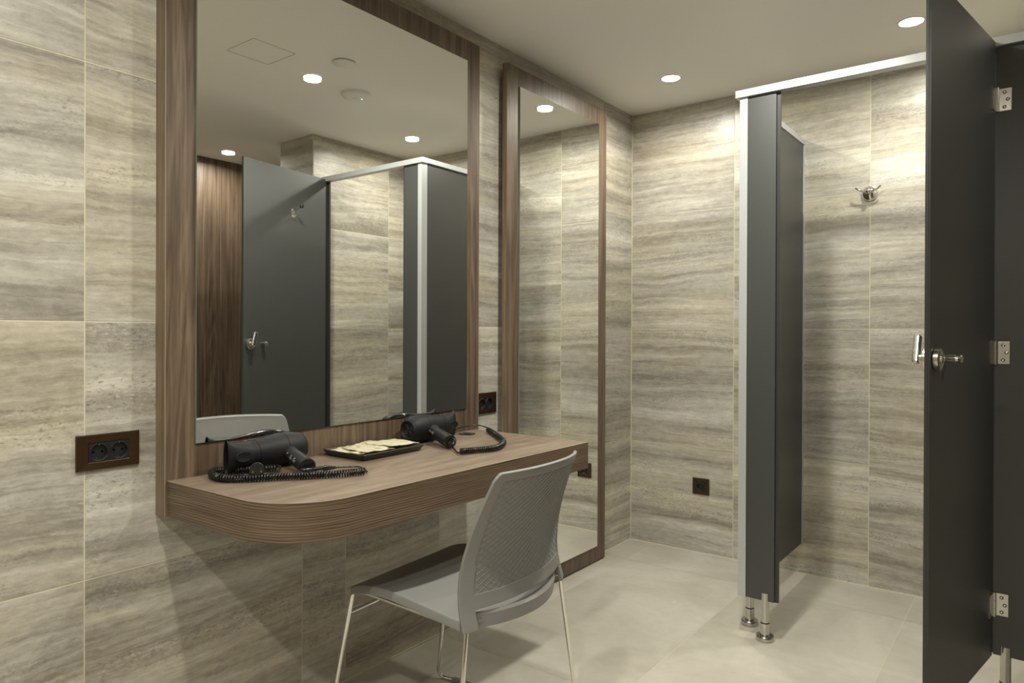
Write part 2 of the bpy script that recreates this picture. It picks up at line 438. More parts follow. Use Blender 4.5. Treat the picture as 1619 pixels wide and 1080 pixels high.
# floor tiles 0.6 x 1.2
fx = [0.0, 0.136, 0.736, 1.336, 1.936, 2.536, XW+.05]
bm = bmesh.new(); lay = bm.faces.layers.float.new('tile_seed')
box(bm, (0, YB, -0.05), (XW+.05, 1.2, -0.0006), 1)
ys = [YB, -5.11, -3.91, -2.71, -1.51, -0.31, 0.89, 1.2]
for a, b in zip(fx, fx[1:]):
    for c, d in zip(ys, ys[1:]):
        q = [bm.verts.new(v) for v in ((a+.0012, c+.0012, 0), (b-.0012, c+.0012, 0), (b-.0012, d-.0012, 0), (a+.0012, d-.0012, 0))]
        f = bm.faces.new(q); f[lay] = random.random()
me = bpy.data.meshes.new('floor'); bm.to_mesh(me); bm.free(); me.materials.append(MAT['floor']); me.materials.append(MAT['floor_grout'])
o = bpy.data.objects.new('floor', me); C.objects.link(o); struct(o)
struct(link('ceiling', boxm((-0.05, YB-.05, CEIL), (XW+.1, 1.25, CEIL+0.05)), 'ceiling'))
# pale sealant bead where walls meet floor and corner
bm = bmesh.new()
box(bm, (0, YB, 0), (0.005, 0, 0.004)); struct(link('trim_1', bm, 'grout'))
struct(link('trim_2', boxm((0, -0.005, 0), (XS, 0, 0.004)), 'grout'))
struct(link('trim_3', boxm((0, -0.003, 0.004), (0.003, 0, CEIL)), 'grout'))

# ------------------------------------------------------------------ vanity mirror panel
PX = 0.047
def wood_panel(root, y0, y1, z0, z1, x0=0.0):
    bm = bmesh.new(); box(bm, (x0, y0, z0), (PX, y1, z1))
    for f in bm.faces: f.material_index = 0 if abs(f.calc_center_median().x-PX) < 1e-4 else 1
    return link('wood_panel', bm, ['wood_v', 'wood_side'], root)
t = thing('vanity_mirror', 'large landscape mirror on a thick walnut panel above the counter', 'mirror', (0, -1.95, 0.655))
wood_panel(t, -2.5525, -1.3475, 0.6545, 2.2025, 0.0005)
e = 0.0012
bm = bmesh.new()
box(bm, (PX-.0004, -2.5533, 0.6545), (PX+.0005, -2.5533+.0018, 2.2025)); box(bm, (PX-.0004, -1.3475-.001, 0.6545), (PX+.0004, -1.3470, 2.2025))
link_each('edge_line', bm, 'pale_edge', t)
def mirror(root, y0, y1, z0, z1):
    bm = bmesh.new(); box(bm, (PX, y0, z0), (PX+.005, y1, z1))
    for f in bm.faces: f.material_index = 0 if abs(f.calc_center_median().x-PX-.005) < 1e-4 else 1
    g_ = link('mirror_glass', bm, ['mirror', 'glass_edge'], root)
    return g_
mirror(t, -2.4745, -1.4225, 0.8270, 2.1240)
finish(t)

# ------------------------------------------------------------------ full length mirror
t = thing('full_length_mirror', 'tall walnut-framed mirror standing between counter and back corner', 'mirror', (0.02, -0.77, 0.004))
wood_panel(t, -1.1735, -0.3665, 0.006, 2.197, 0.024)
bm = bmesh.new(); box(bm, (0.0005, -1.12, 0.3), (0.0245, -1.06, 2.0)); box(bm, (0.0005, -0.48, 0.3), (0.0245, -0.42, 2.0))
box(bm, (0.0245, -1.10, 0.0), (0.044, -1.06, 0.0065)); box(bm, (0.0245, -0.46, 0.0), (0.044, -0.42, 0.0065))
link_each('mounting_batten', bm, 'wood_side', t)
mirror(t, -1.0905, -0.4475, 0.0790, 2.1200)
finish(t)

# ------------------------------------------------------------------ counter
ZC = 0.743; CB = 0.655; CX = 0.533; CY0, CY1 = -2.546, -1.3665
t = thing('vanity_counter', 'wall-hung walnut counter with one big rounded front corner', 'counter', (0.05, -1.95, CB))
def counter_outline():
    pts = [(PX, CY1), (CX+.006, CY1), (CX, -1.70)]
    pts = [(PX+.0004, CY1), (CX+.010, CY1)]
    for k in range(1, 9): pts.append((CX+.010*(1-k/8)**1.5-.004*(k/8), CY1+(-2.36-CY1)*k/8))
    r = 0.172; cx, cy = CX-.004-r, CY0+.004+r
    for k in range(1, 25):
        a = -k/24*math.pi/2; pts.append((cx+r*math.cos(a), cy+r*math.sin(a)))
    pts.append((PX+.0004, CY0)); return pts
OUT = counter_outline()
bm = bmesh.new()
top = [bm.verts.new((x, y, ZC)) for x, y in OUT]; bot = [bm.verts.new((x, y, CB)) for x, y in OUT]
bm.faces.new(top); f = bm.faces.new(bot[::-1]); f.material_index = 1
for i in range(len(OUT)):
    f = bm.faces.new((top[i], bot[i], bot[(i+1) % len(OUT)], top[(i+1) % len(OUT)])); f.material_index = 1
link('worktop', bm, ['wood_top', 'wood_edge'], t, smooth=25)
bm = bmesh.new()   # pale arris round the top edge
tube(bm, [(x, y, ZC-.0004) for x, y in OUT], 0.0009, 6); link('edge_line', bm, 'pale_edge', t)
def grommet(x, y):
    bm = bmesh.new(); lathe(bm, [(0, .031), (.0015, .031), (.002, .028), (.0012, .025), (.0012, 0.001)], (x, y, ZC+.0001), (0, 0, 1), 40)
    g_ = link('cable_grommet', bm, 'gloss_black', t, smooth=30)
    bm = bmesh.new()
    for k in range(28):
        a = 2*math.pi*k/28; c_, s_ = math.cos(a), math.sin(a)
        tube(bm, [(x+.012*c_, y+.012*s_, ZC+.0018), (x+.0245*c_, y+.0245*s_, ZC+.0018)], .0008, 5)
    link('bristles', bm, 'rubber', g_)
grommet(0.105, -1.482); grommet(0.135, -2.405)
finish(t)

# ------------------------------------------------------------------ sockets
def socket(label, origin, eu, n, width, count):
    """origin: centre on the wall; eu along the wall, n out of the wall"""
    o0 = Vector(origin); eu = Vector(eu); n = Vector(n); up = Vector((0, 0, 1))
    t = thing('power_socket', label, 'socket', o0)
    def P(u, z, d): return o0+eu*u+up*z+n*d
    H = .0415; Wd = width/2; iw = .0225*count; ih = .0225
    bm = bmesh.new()   # frame ring, slightly domed
    def ring(u, z, d): return [bm.verts.new(P(a*u, b*z, d)) for a, b in ((-1, -1), (1, -1), (1, 1), (-1, 1))]
    rs = [ring(Wd-.001, H-.001, .0003), ring(Wd, H, .003), ring(Wd-.0015, H-.0015, .0072), ring(iw+.0015, ih+.0015, .0088), ring(iw+.0003, ih+.0003, .0080), ring(iw+.0003, ih+.0003, .001)]
    for A, B in zip(rs, rs[1:]):
        for k in range(4): bm.faces.new((A[k], A[(k+1) % 4], B[(k+1) % 4], B[k]))
    link('cover_frame', bm, 'bronze', t)
    for c in range(count):
        cu = (c-(count-1)/2)*.045
        bm = bmesh.new(); n_ = 40; R = .0195
        def rr(rad, d): return [bm.verts.new(P(cu+rad*math.cos(2*math.pi*k/n_), rad*math.sin(2*math.pi*k/n_), d)) for k in range(n_)]
        def sqr(s, d):
            out = []
            for k in range(n_):
                a = 2*math.pi*k/n_; x, y = math.cos(a), math.sin(a); q = s/max(abs(x), abs(y)); out.append(bm.verts.new(P(cu+x*q, y*q, d)))
            return out
        rs = [sqr(.0222, .0015), sqr(.0222, .0085), rr(R+.0012, .0085), rr(R+.0004, .0096), rr(R-.0008, .0090), rr(R-.0014, .0012)]
        for A, B in zip(rs, rs[1:]):
            for k in range(n_): bm.faces.new((A[k], A[(k+1) % n_], B[(k+1) % n_], B[k]))
        bm.faces.new(rs[-1])
        ins = link('socket_insert', bm, 'black', t, smooth=40)
        bm = bmesh.new()
        for sgn in (-1, 1): lathe(bm, [(0, .0027), (.0003, .0027)], P(cu+sgn*.0095, 0, .0012), n, 16)
        link_each('pin_hole', bm, 'hole', ins)
        bm = bmesh.new()
        for sgn in (-1, 1):
            tube(bm, [P(cu, sgn*.0178, .0022), P(cu, sgn*.0165, .0065), P(cu, sgn*.0182, .0086)], .0015, 8)
        link_each('earth_clip', bm, 'steel', ins, smooth=40)
    finish(t); return t
socket('brown-framed double power socket left of the big mirror panel', (0, -2.665, 0.829), (0, 1, 0), (1, 0, 0), .142, 2)
socket('brown-framed double power socket between the two mirrors, above the counter end', (0, -1.255, 0.831), (0, 1, 0), (1, 0, 0), .142, 2)
socket('small square single power socket low on the back wall', (0.393, 0, 0.338), (1, 0, 0), (0, -1, 0), .087, 1)

# ------------------------------------------------------------------ cubicle
YF = -0.820; HT = 0.006
t = thing('shower_cubicle', 'charcoal laminate cubicle screen with silver rail and steel legs in the back corner', 'cubicle', (0.873, YF, 0))
ZB, ZT = 0.143, 1.985
link('side_panel', boxm((0.867, YF+.014, ZB), (0.879, -0.012, ZT)), 'hpl', t, bevel=.001)
bm = bmesh.new(); box(bm, (0.8945, YF-HT, ZB), (0.9955, YF+HT, ZT)); 
for f in bm.faces: f.material_index = 1 if abs(f.normal.x) > .9 else 0
link('pilaster', bm, ['hpl', 'hpl_edge'], t)
bm = bmesh.new(); box(bm, (1.6400, YF-HT, ZB), (XS-.002, YF+HT, ZT))
for f in bm.faces: f.material_index = 1 if abs(f.normal.x) > .9 else 0
link('pilaster', bm, ['hpl', 'hpl_edge'], t)
# door stop lips behind the opening
link('door_stop', boxm((1.622, YF+HT+.0005, ZB), (1.660, YF+HT+.010, ZT)), 'hpl_edge', t)
link('door_stop', boxm((0.9965, YF+.001, ZB), (1.0085, YF+HT+.006, ZT)), 'hpl_edge', t)
bm = bmesh.new()
box(bm, (0.8655, YF-.009, ZB), (0.8665, YF+.030, ZT)); box(bm, (0.8665, YF-.009, ZB), (0.8940, YF-.008, ZT)); box(bm, (0.8665, YF-.008, ZB), (0.8940, YF+.013, ZT))
link('corner_post', bm, 'alu', t)
bm = bmesh.new(); box(bm, (0.863, -0.0125, ZB), (0.883, -0.0005, ZT)); link('wall_channel', bm, 'alu', t)
bm = bmesh.new()
box(bm, (0.852, YF-.020, 1.978), (XS-.001, YF+.020, 2.005)); box(bm, (0.853, YF+.020, 1.980), (0.883, -0.0005, 2.005))
link('head_rail', bm, 'alu', t, bevel=.0008)
def leg(x, y, ztop):
    bm = bmesh.new(); lathe(bm, [(0, .030), (.002, .0315), (.016, .0315), (.019, .029), (.019, .0165), (.062, .0165), (.063, .014), (ztop, .014)], (x, y, 0), (0, 0, 1), 36)
    l_ = link('leg', bm, 'steel', t, smooth=40)
    bm = bmesh.new(); lathe(bm, [(0.0632, .0150), (.0655, .0150)], (x, y, 0), (0, 0, 1), 28); link('seal', bm, 'rubber', l_)
leg(0.9625, YF, .172); leg(0.873, -0.715, ZB+.001); leg(1.672, YF, .172)
finish(t)

# door leaf, swung outward: hinge axis and direction
HX, HY = 1.6395, -0.834
ang = math.atan2(-1.425+.834, 1.537-1.6395)
Dd = Vector((math.cos(ang), math.sin(ang), 0)); Dn = Vector((-Dd.y, Dd.x, 0))  # Dn points to outer face side?
if Dn.x < 0: Dn = -Dn
DW = 0.600
t = thing('cubicle_door', 'charcoal cubicle door standing open toward the camera', 'door', (HX, HY, 0.143))
def DP(s, n_, z): return Vector((HX, HY, 0))+Dd*s+Dn*n_+Vector((0, 0, z))
def dbox(bm, s0, s1, n0, n1, z0, z1, mi=0):
    c = [bm.verts.new(DP(s, n_, z)) for z in (z0, z1) for s, n_ in ((s0, n0), (s1, n0), (s1, n1), (s0, n1))]
    fs = [bm.faces.new([c[i] for i in q]) for q in ((3, 2, 1, 0), (4, 5, 6, 7), (0, 1, 5, 4), (1, 2, 6, 5), (2, 3, 7, 6), (3, 0, 4, 7))]
    for f in fs: f.material_index = mi
    return fs
bm = bmesh.new(); fs = dbox(bm, 0.004, DW, -.012, 0, .143, 1.990)
for i in (3, 5): fs[i].material_index = 1
link('door_leaf', bm, ['hpl', 'hpl_edge'], t)
bm = bmesh.new(); dbox(bm, DW-.0005, DW+.0012, -.0070, -.0058, .143, 1.990); link('edge_strip', bm, 'hpl', t)
def hinge(z):
    bm = bmesh.new()
    for dz0, dz1 in ((-.036, -.0125), (-.0118, .0118), (.0125, .036)):
        lathe(bm, [(dz0, .0052), (dz1, .0052)], (HX+.004, HY-.001, z), (0, 0, 1), 20)
    h_ = link('hinge', bm, 'steel', t, smooth=40)
    bm = bmesh.new(); y = YF-HT
    box(bm, (HX+.006, y-.0028, z-.034), (HX+.039, y-.0002, z+.034)); link('hinge_leaf', bm, 'steel', h_, bevel=.006, seg=3)
    bm = bmesh.new(); dbox(bm, .006, .040, .0002, .0028, z-.034, z+.034); link('hinge_leaf', bm, 'steel', h_)
    for dx, dz in ((.022, .022), (.030, 0), (.022, -.022)):
        sc = link('screw', lathem([(0, .0052), (.0003, .0052), (.0003, .0035)], (HX+dx, y-.0028, z+dz), (0, -1, 0), 20), 'black', h_)
        link('screw_head', lathem([(.0003, .0035), (.0010, .0028), (.0006, .0008)], (HX+dx, y-.0028, z+dz), (0, -1, 0), 16), 'chrome', h_, smooth=30)
for z in (1.816, 1.056, .297): hinge(z)
ZL = 1.049
# outer escutcheon and pull knob
bm = bmesh.new(); lathe(bm, [(0, .022), (.002, .027), (.013, .027), (.0145, .025), (.0145, .012), (.013, .010)], DP(DW-.040, 0, ZL), Dn, 40)
lk = link('lock_rose', bm, 'steel', t, smooth=40)
bm = bmesh.new(); lathe(bm, [(.0131, .0085), (.0150, .0080), (.0150, .0020)], DP(DW-.040, 0, ZL), Dn, 24); link('lock_indicator', bm, 'steel', lk, smooth=40)
bm = bmesh.new(); lathe(bm, [(0, .009), (.006, .009), (.007, .0105), (.022, .0105), (.0235, .0085), (.029, .0075), (.031, .0100), (.0355, .0105), (.037, .009)], DP(DW-.125, 0, ZL), Dn, 32)
link('pull_knob', bm, 'steel', t, smooth=40)
# inner turn lever and knob
bm = bmesh.new(); lathe(bm, [(0, .026), (.010, .026), (.0115, .024), (.0115, .013), (.021, .012)], DP(DW-.040, -.012, ZL), -Dn, 40)
lv = link('lock_rose', bm, 'steel', t, smooth=40)
bm = bmesh.new(); up = Vector((0, 0, 1)); a = math.radians(14)
ax = (up*math.cos(a)-Dd*math.sin(a)); sd = (Dd*math.cos(a)+up*math.sin(a))
o0 = DP(DW-.040, -.012-.030, ZL)
c = []
for k in (-1, 1):
    for i, j in ((-1, -.012), (1, -.012), (1, .062), (-1, .062)):
        c.append(bm.verts.new(o0+sd*(i*.0115)+ax*j+Dn*(k*.0075)))
for q in ((3, 2, 1, 0), (4, 5, 6, 7), (0, 1, 5, 4), (1, 2, 6, 5), (2, 3, 7, 6), (3, 0, 4, 7)): bm.faces.new([c[i] for i in q])
link('turn_lever', bm, 'steel', lv, bevel=.005, seg=3)
bm = bmesh.new(); lathe(bm, [(0, .009), (.006, .009), (.008, .0115), (.028, .0115), (.030, .009)], DP(DW-.125, -.012, ZL), -Dn, 28); link('inner_knob', bm, 'steel', t, smooth=40)
# coat hook on the inner face
zh = 1.755; sh = .262
bm = bmesh.new(); dbox(bm, sh-.011, sh+.011, -.0145, -.0122, zh-.026, zh+.024); hk = link('coat_hook', bm, 'steel', t, bevel=.0006)
bm = bmesh.new(); tube(bm, fillet([DP(sh, -.0145, zh+.018), DP(sh, -.040, zh+.020), DP(sh, -.075, zh+.034)], .01), .0035, 10)
tube(bm, fillet([DP(sh, -.0145, zh-.016), DP(sh, -.034, zh-.020), DP(sh, -.040, zh-.004)], .008), .0035, 10); link_each('hook_arm', bm, 'steel', hk, smooth=40)
bm = bmesh.new(); lathe(bm, [(0, .009), (.012, .011), (.014, .009)], DP(sh, -.070, zh+.034), -Dn, 20); link('rubber_buffer', bm, 'rubber', hk, smooth=40)
finish(t)

# ------------------------------------------------------------------ wall hook
t = thing('robe_hook', 'chrome double robe hook on the back wall inside the cubicle', 'hook', (1.1535, 0, 1.732))
bm = bmesh.new(); lathe(bm, [(.0002, .033), (.004, .0335), (.007, .0325), (.013, .029), (.019, .022), (.023, .012), (.024, .009)], (1.1535, 0, 1.725), (0, -1, 0), 40); link('base_plate', bm, 'chrome', t, smooth=50)
bm = bmesh.new(); lathe(bm, [(.018, .0085), (.034, .0085), (.037, .011), (.043, .0115), (.047, .008), (.048, .002)], (1.1535, 0, 1.731), (0, -1, 0), 28); link('stem', bm, 'chrome', t, smooth=50)
for s in (-1, 1):
    bm = bmesh.new(); tube(bm, smooth_path([(1.1535+s*.004, -.034, 1.731), (1.1535+s*.020, -.038, 1.732), (1.1535+s*.036, -.040, 1.738), (1.1535+s*.049, -.042, 1.750)]), [.0042]*200, 10)
    link('prong', bm, 'chrome', t, smooth=50)
finish(t)

# ------------------------------------------------------------------ ceiling fittings
LL = ['round ceiling downlight near the back left corner, in front of the tall mirror', 'round ceiling downlight inside the cubicle, above the robe hook',
      'round ceiling downlight seen in the big mirror beside the ceiling sensor', 'round ceiling downlight by the walnut wall, seen low in the big mirror']
for i, (x, y, p_) in enumerate(LAMPS):
    t = thing('ceiling_light', LL[i] if i < 4 else ['round ceiling downlight over the near end of the counter', 'round ceiling downlight out in the middle of the ceiling facing the open cubicle door', 'added unseen fill downlight nearest the rear wall behind the photographer'][i-4], 'light', (x, y, CEIL))
    bm = bmesh.new(); lathe(bm, [(-.0002, .050), (-.003, .050), (-.004, .047), (-.003, .041), (-.0002, .040)], (x, y, CEIL), (0, 0, 1), 40, caps=False); link('trim_ring', bm, 'white', t, smooth=50)
    bm = bmesh.new(); lathe(bm, [(-.0004, .0405), (-.0012, .0405)], (x, y, CEIL), (0, 0, 1), 32); link('diffuser', bm, 'lamp', t)
    finish(t)
t = thing('ceiling_sensor', 'white round ceiling sensor with a tiny green light, seen in the mirror', 'sensor', (1.0215, -1.128, CEIL))
bm = bmesh.new(); lathe(bm, [(-.0002, .070), (-.014, .070), (-.022, .062), (-.025, .045), (-.0245, .001)], (1.0215, -1.128, CEIL), (0, 0, 1), 44); link('sensor_body', bm, 'white', t, smooth=40)
bm = bmesh.new(); lathe(bm, [(-.0245, .016), (-.0275, .014), (-.0285, .002)], (1.0215, -1.128, CEIL), (0, 0, 1), 24); link('sensor_lens', bm, 'white', t, smooth=40)
bm = bmesh.new(); lathe(bm, [(-.0250, .0030), (-.0275, .0025)], (1.005, -1.108, CEIL), (0, 0, 1), 12); link('indicator', bm, 'led', t)
finish(t)
bm = bmesh.new(); lathe(bm, [(-.0002, .040), (-.004, .040), (-.004, .047), (-.009, .047), (-.010, .045), (-.010, .001)], (0.753, -1.428, CEIL), (0, 0, 1), 40)
tag(link('ceiling_cover', bm, 'white', smooth=40), 'small flat white round cover plate on the ceiling, seen in the mirror', 'cover plate')
bm = bmesh.new()
x0, x1, yy0, yy1 = 0.845, 1.042, -1.805, -1.608
for a, b in (((x0, yy0), (x1, yy0+.0010)), ((x0, yy1-.0010), (x1, yy1)), ((x0, yy0), (x0+.0010, yy1)), ((x1-.0010, yy0), (x1, yy1))):
    box(bm, (a[0], a[1], CEIL-.0008), (b[0], b[1], CEIL-.0001))
tag(link('access_hatch', bm, 'bronze'), 'thin square outline of a flush ceiling access hatch, seen in the mirror', 'hatch')

# ------------------------------------------------------------------ chair
t = thing('side_chair', 'grey plastic chair with chrome sled legs pulled up to the counter', 'chair', (0.50, -1.97, 0))
ca = math.radians(4.0)
LB = Vector((math.cos(ca), math.sin(ca), 0)); LA = Vector((-math.sin(ca), math.cos(ca), 0)); CO = Vector((0.50, -1.97, 0))
def CP(a, b, z): return CO+LA*a+LB*b+Vector((0, 0, z))
def interp(tab, x):
    if x <= tab[0][0]: return tab[0][1]
    for (x0_, y0_), (x1_, y1_) in zip(tab, tab[1:]):
        if x <= x1_:
            k = (x-x0_)/(x1_-x0_); return y0_+(y1_-y0_)*k
    return tab[-1][1]
def sm(tab, x, d):  # softened interpolation
    return sum(interp(tab, x+d*k) for k in (-1, -.5, 0, .5, 1))/5
BP = [(.41, .189), (.43, .183), (.46, .173), (.50, .168), (.54, .169), (.58, .176), (.65, .199), (.714, .227), (.795, .266)]
def back(s, z, off=0.0):
    hw = .236-.022*min(1, max(0, (z-.42)/.37))
    bow = .056-.006*(z-.42)/.37
    tw = -.022*(s+1)/2*max(0, (z-.55)/.24)
    return CP(s*hw, sm(BP, z, .02)+bow*(1-abs(s)**2.2)+tw+off, z)
def ztop(s): return .7885 - .0035*s - .020*max(0, (abs(s)-.93)/.07)**2.2 + .005*(1-s*s)
zb0 = .418
def bf(u, v):
    s = u*2-1; return back(s, zb0+v*(ztop(s)-zb0))
RL0, RL1, PT = .461, .497, .771
def keep(u, v):
    s = abs(u*2-1); z = zb0+v*(.792-zb0)
    side = .83+.055*min(1, max(0, (z-.46)/.3))
    if s > side: return True
    return RL0 < z < RL1 or z > PT
bm = bmesh.new(); grid(bm, 100, 75, bf, keep)
o = link('backrest', bm, 'chair', t, smooth=60); solid(o, .009, 0, .002)
def pf_(u, v):
    s_ = (u*2-1)*.994; z0_ = RL0+.004; return back(s_, z0_+v*(ztop(s_)-.003-z0_), -.0012)
bm = bmesh.new(); grid(bm, 80, 50, pf_)
pn = link('back_panel', bm, 'chair', t, smooth=60); solid(pn, .0072, 0)
# raised diamond lattice on the rear of the panel
bm = bmesh.new()
zl0, zl1, sl = RL1-.002, PT+.002, .87
W_ = .217
def inside(a, z): return abs(a) < sl*W_-(.0 if z > .6 else .006) and zl0 < z < zl1
for slope in (0.66, -0.66):
    dn = .0158
    k = -40
    while k <= 40:
        c0 = .63+k*dn; run = []
        x = -.2
        while x <= .2001:
            z = c0+slope*x
            if inside(x, z): run.append(back(x/W_, z, .0030))
            elif run: break
            x += .006
        if len(run) > 2: tube(bm, run, .00085, 5)
        k += 1
link('back_lattice', bm, 'chair', pn, smooth=80)
# seat shell
SP = [(-.235, .424), (-.215, .434), (-.19, .446), (-.15, .457), (-.10, .4615), (-.05, .461), (.0, .457), (.1, .446), (.17, .439), (.26, .437)]
def seat(u, v):
    s = u*2-1; b0 = -.214-.006*(1-s*s)+.020*max(0, (abs(s)-.9)/.1)**2; b1 = .172+.058*(1-s*s)
    b = b0+(b1-b0)*v; hw = .2145+.012*v
    dish = .012*(1-s*s)*min(1, v*3)*(1 if v < .9 else (1-v)*10)
    return CP(s*hw, b, sm(SP, b, .02)-dish+.002*abs(s)**6)
bm = bmesh.new(); grid(bm, 36, 44, seat); o = link('seat', bm, 'chair', t, smooth=70); solid(o, .013, -1, .003)
if True:
    bm = bmesh.new()
    for v in (0,):
        pass
    # downturned rim along the two sides
    for s in (0, 1):
        pts = [seat(s, v/30) for v in range(31)]
        rows_ = [[bm.verts.new(p_+LA*((.001 if s else -.001)*q)+Vector((0, 0, -dz))) for p_ in pts] for q, dz in ((0, .002), (2, .006), (2, .022), (-6, .022), (-6, .004))]
        for A, B in zip(rows_, rows_[1:]):
            for i in range(30): bm.faces.new((A[i], A[i+1], B[i+1], B[i]))
        for i in (0, 30): bm.faces.new([r_[i] for r_ in rows_])
    link_each('seat_rim', bm, 'chair', t, smooth=50)
bm = bmesh.new()
arc = [(s/20-1) for s in range(41)]
ro = []
for s in arc:
    b1 = .177+.068*(1-s*s); a_ = s*.199
    ro.append([CP(a_, b1-.012, .448), CP(a_, b1-.002, .452), CP(a_, b1+.004, .446), CP(a_, b1+.001, .414), CP(a_, b1-.006, .411), CP(a_, b1-.012, .416)])
vr = [[bm.verts.new(p_) for p_ in r_] for r_ in ro]
for A, B in zip(vr, vr[1:]):
    for k in range(6): bm.faces.new((A[k], A[(k+1) % 6], B[(k+1) % 6], B[k]))
bm.faces.new(vr[0]); bm.faces.new(vr[-1][::-1])
link('rear_rail', bm, 'chair', t, smooth=30)
# sled frames
RR = .0058
for s in (-1, 1):
    bm = bmesh.new()
    pts = [CP(s*.205, -.150, .434), CP(s*.206, -.196, .432), CP(s*.238, -.268, RR), CP(s*.298, .205, RR), CP(s*.222, .186, .424)]
    tube(bm, fillet(pts, .030, 8), RR, 14)
    fr = link('leg_frame', bm, 'chrome', t, smooth=60)
    bm = bmesh.new(); A = CP(s*.238, -.268, RR); B = CP(s*.298, .205, RR); d = (B-A).normalized()
    for q in (.055, .40): tube(bm, [A+d*q, A+d*(q+.004), A+d*(q+.046), A+d*(q+.05)], [RR+.0003, RR+.0028, RR+.0028, RR+.0003], 14)
    for v in bm.verts: v.co.z = max(v.co.z, 0.0)
    link_each('glide', bm, 'chair', fr, smooth=40)
bm = bmesh.new(); zc_ = .372
fa = .206+(.238-.206)*(.432-zc_)/.426; fb = -.196-.072*(.432-zc_)/.426
tube(bm, [CP(-fa, fb, zc_), CP(fa, fb, zc_)], RR*.9, 14); link('cross_bar', bm, 'chrome', t, smooth=60)
bm = bmesh.new(); tube(bm, [CP(-.21, .12, .422), CP(.21, .12, .422)], RR*.9, 12); tube(bm, [CP(-.206, -.150, .434), CP(-.222, .186, .424)], RR*.9, 12); tube(bm, [CP(.206, -.150, .434), CP(.222, .186, .424)], RR*.9, 12)
link_each('seat_support', bm, 'chrome', t, smooth=60)
finish(t)

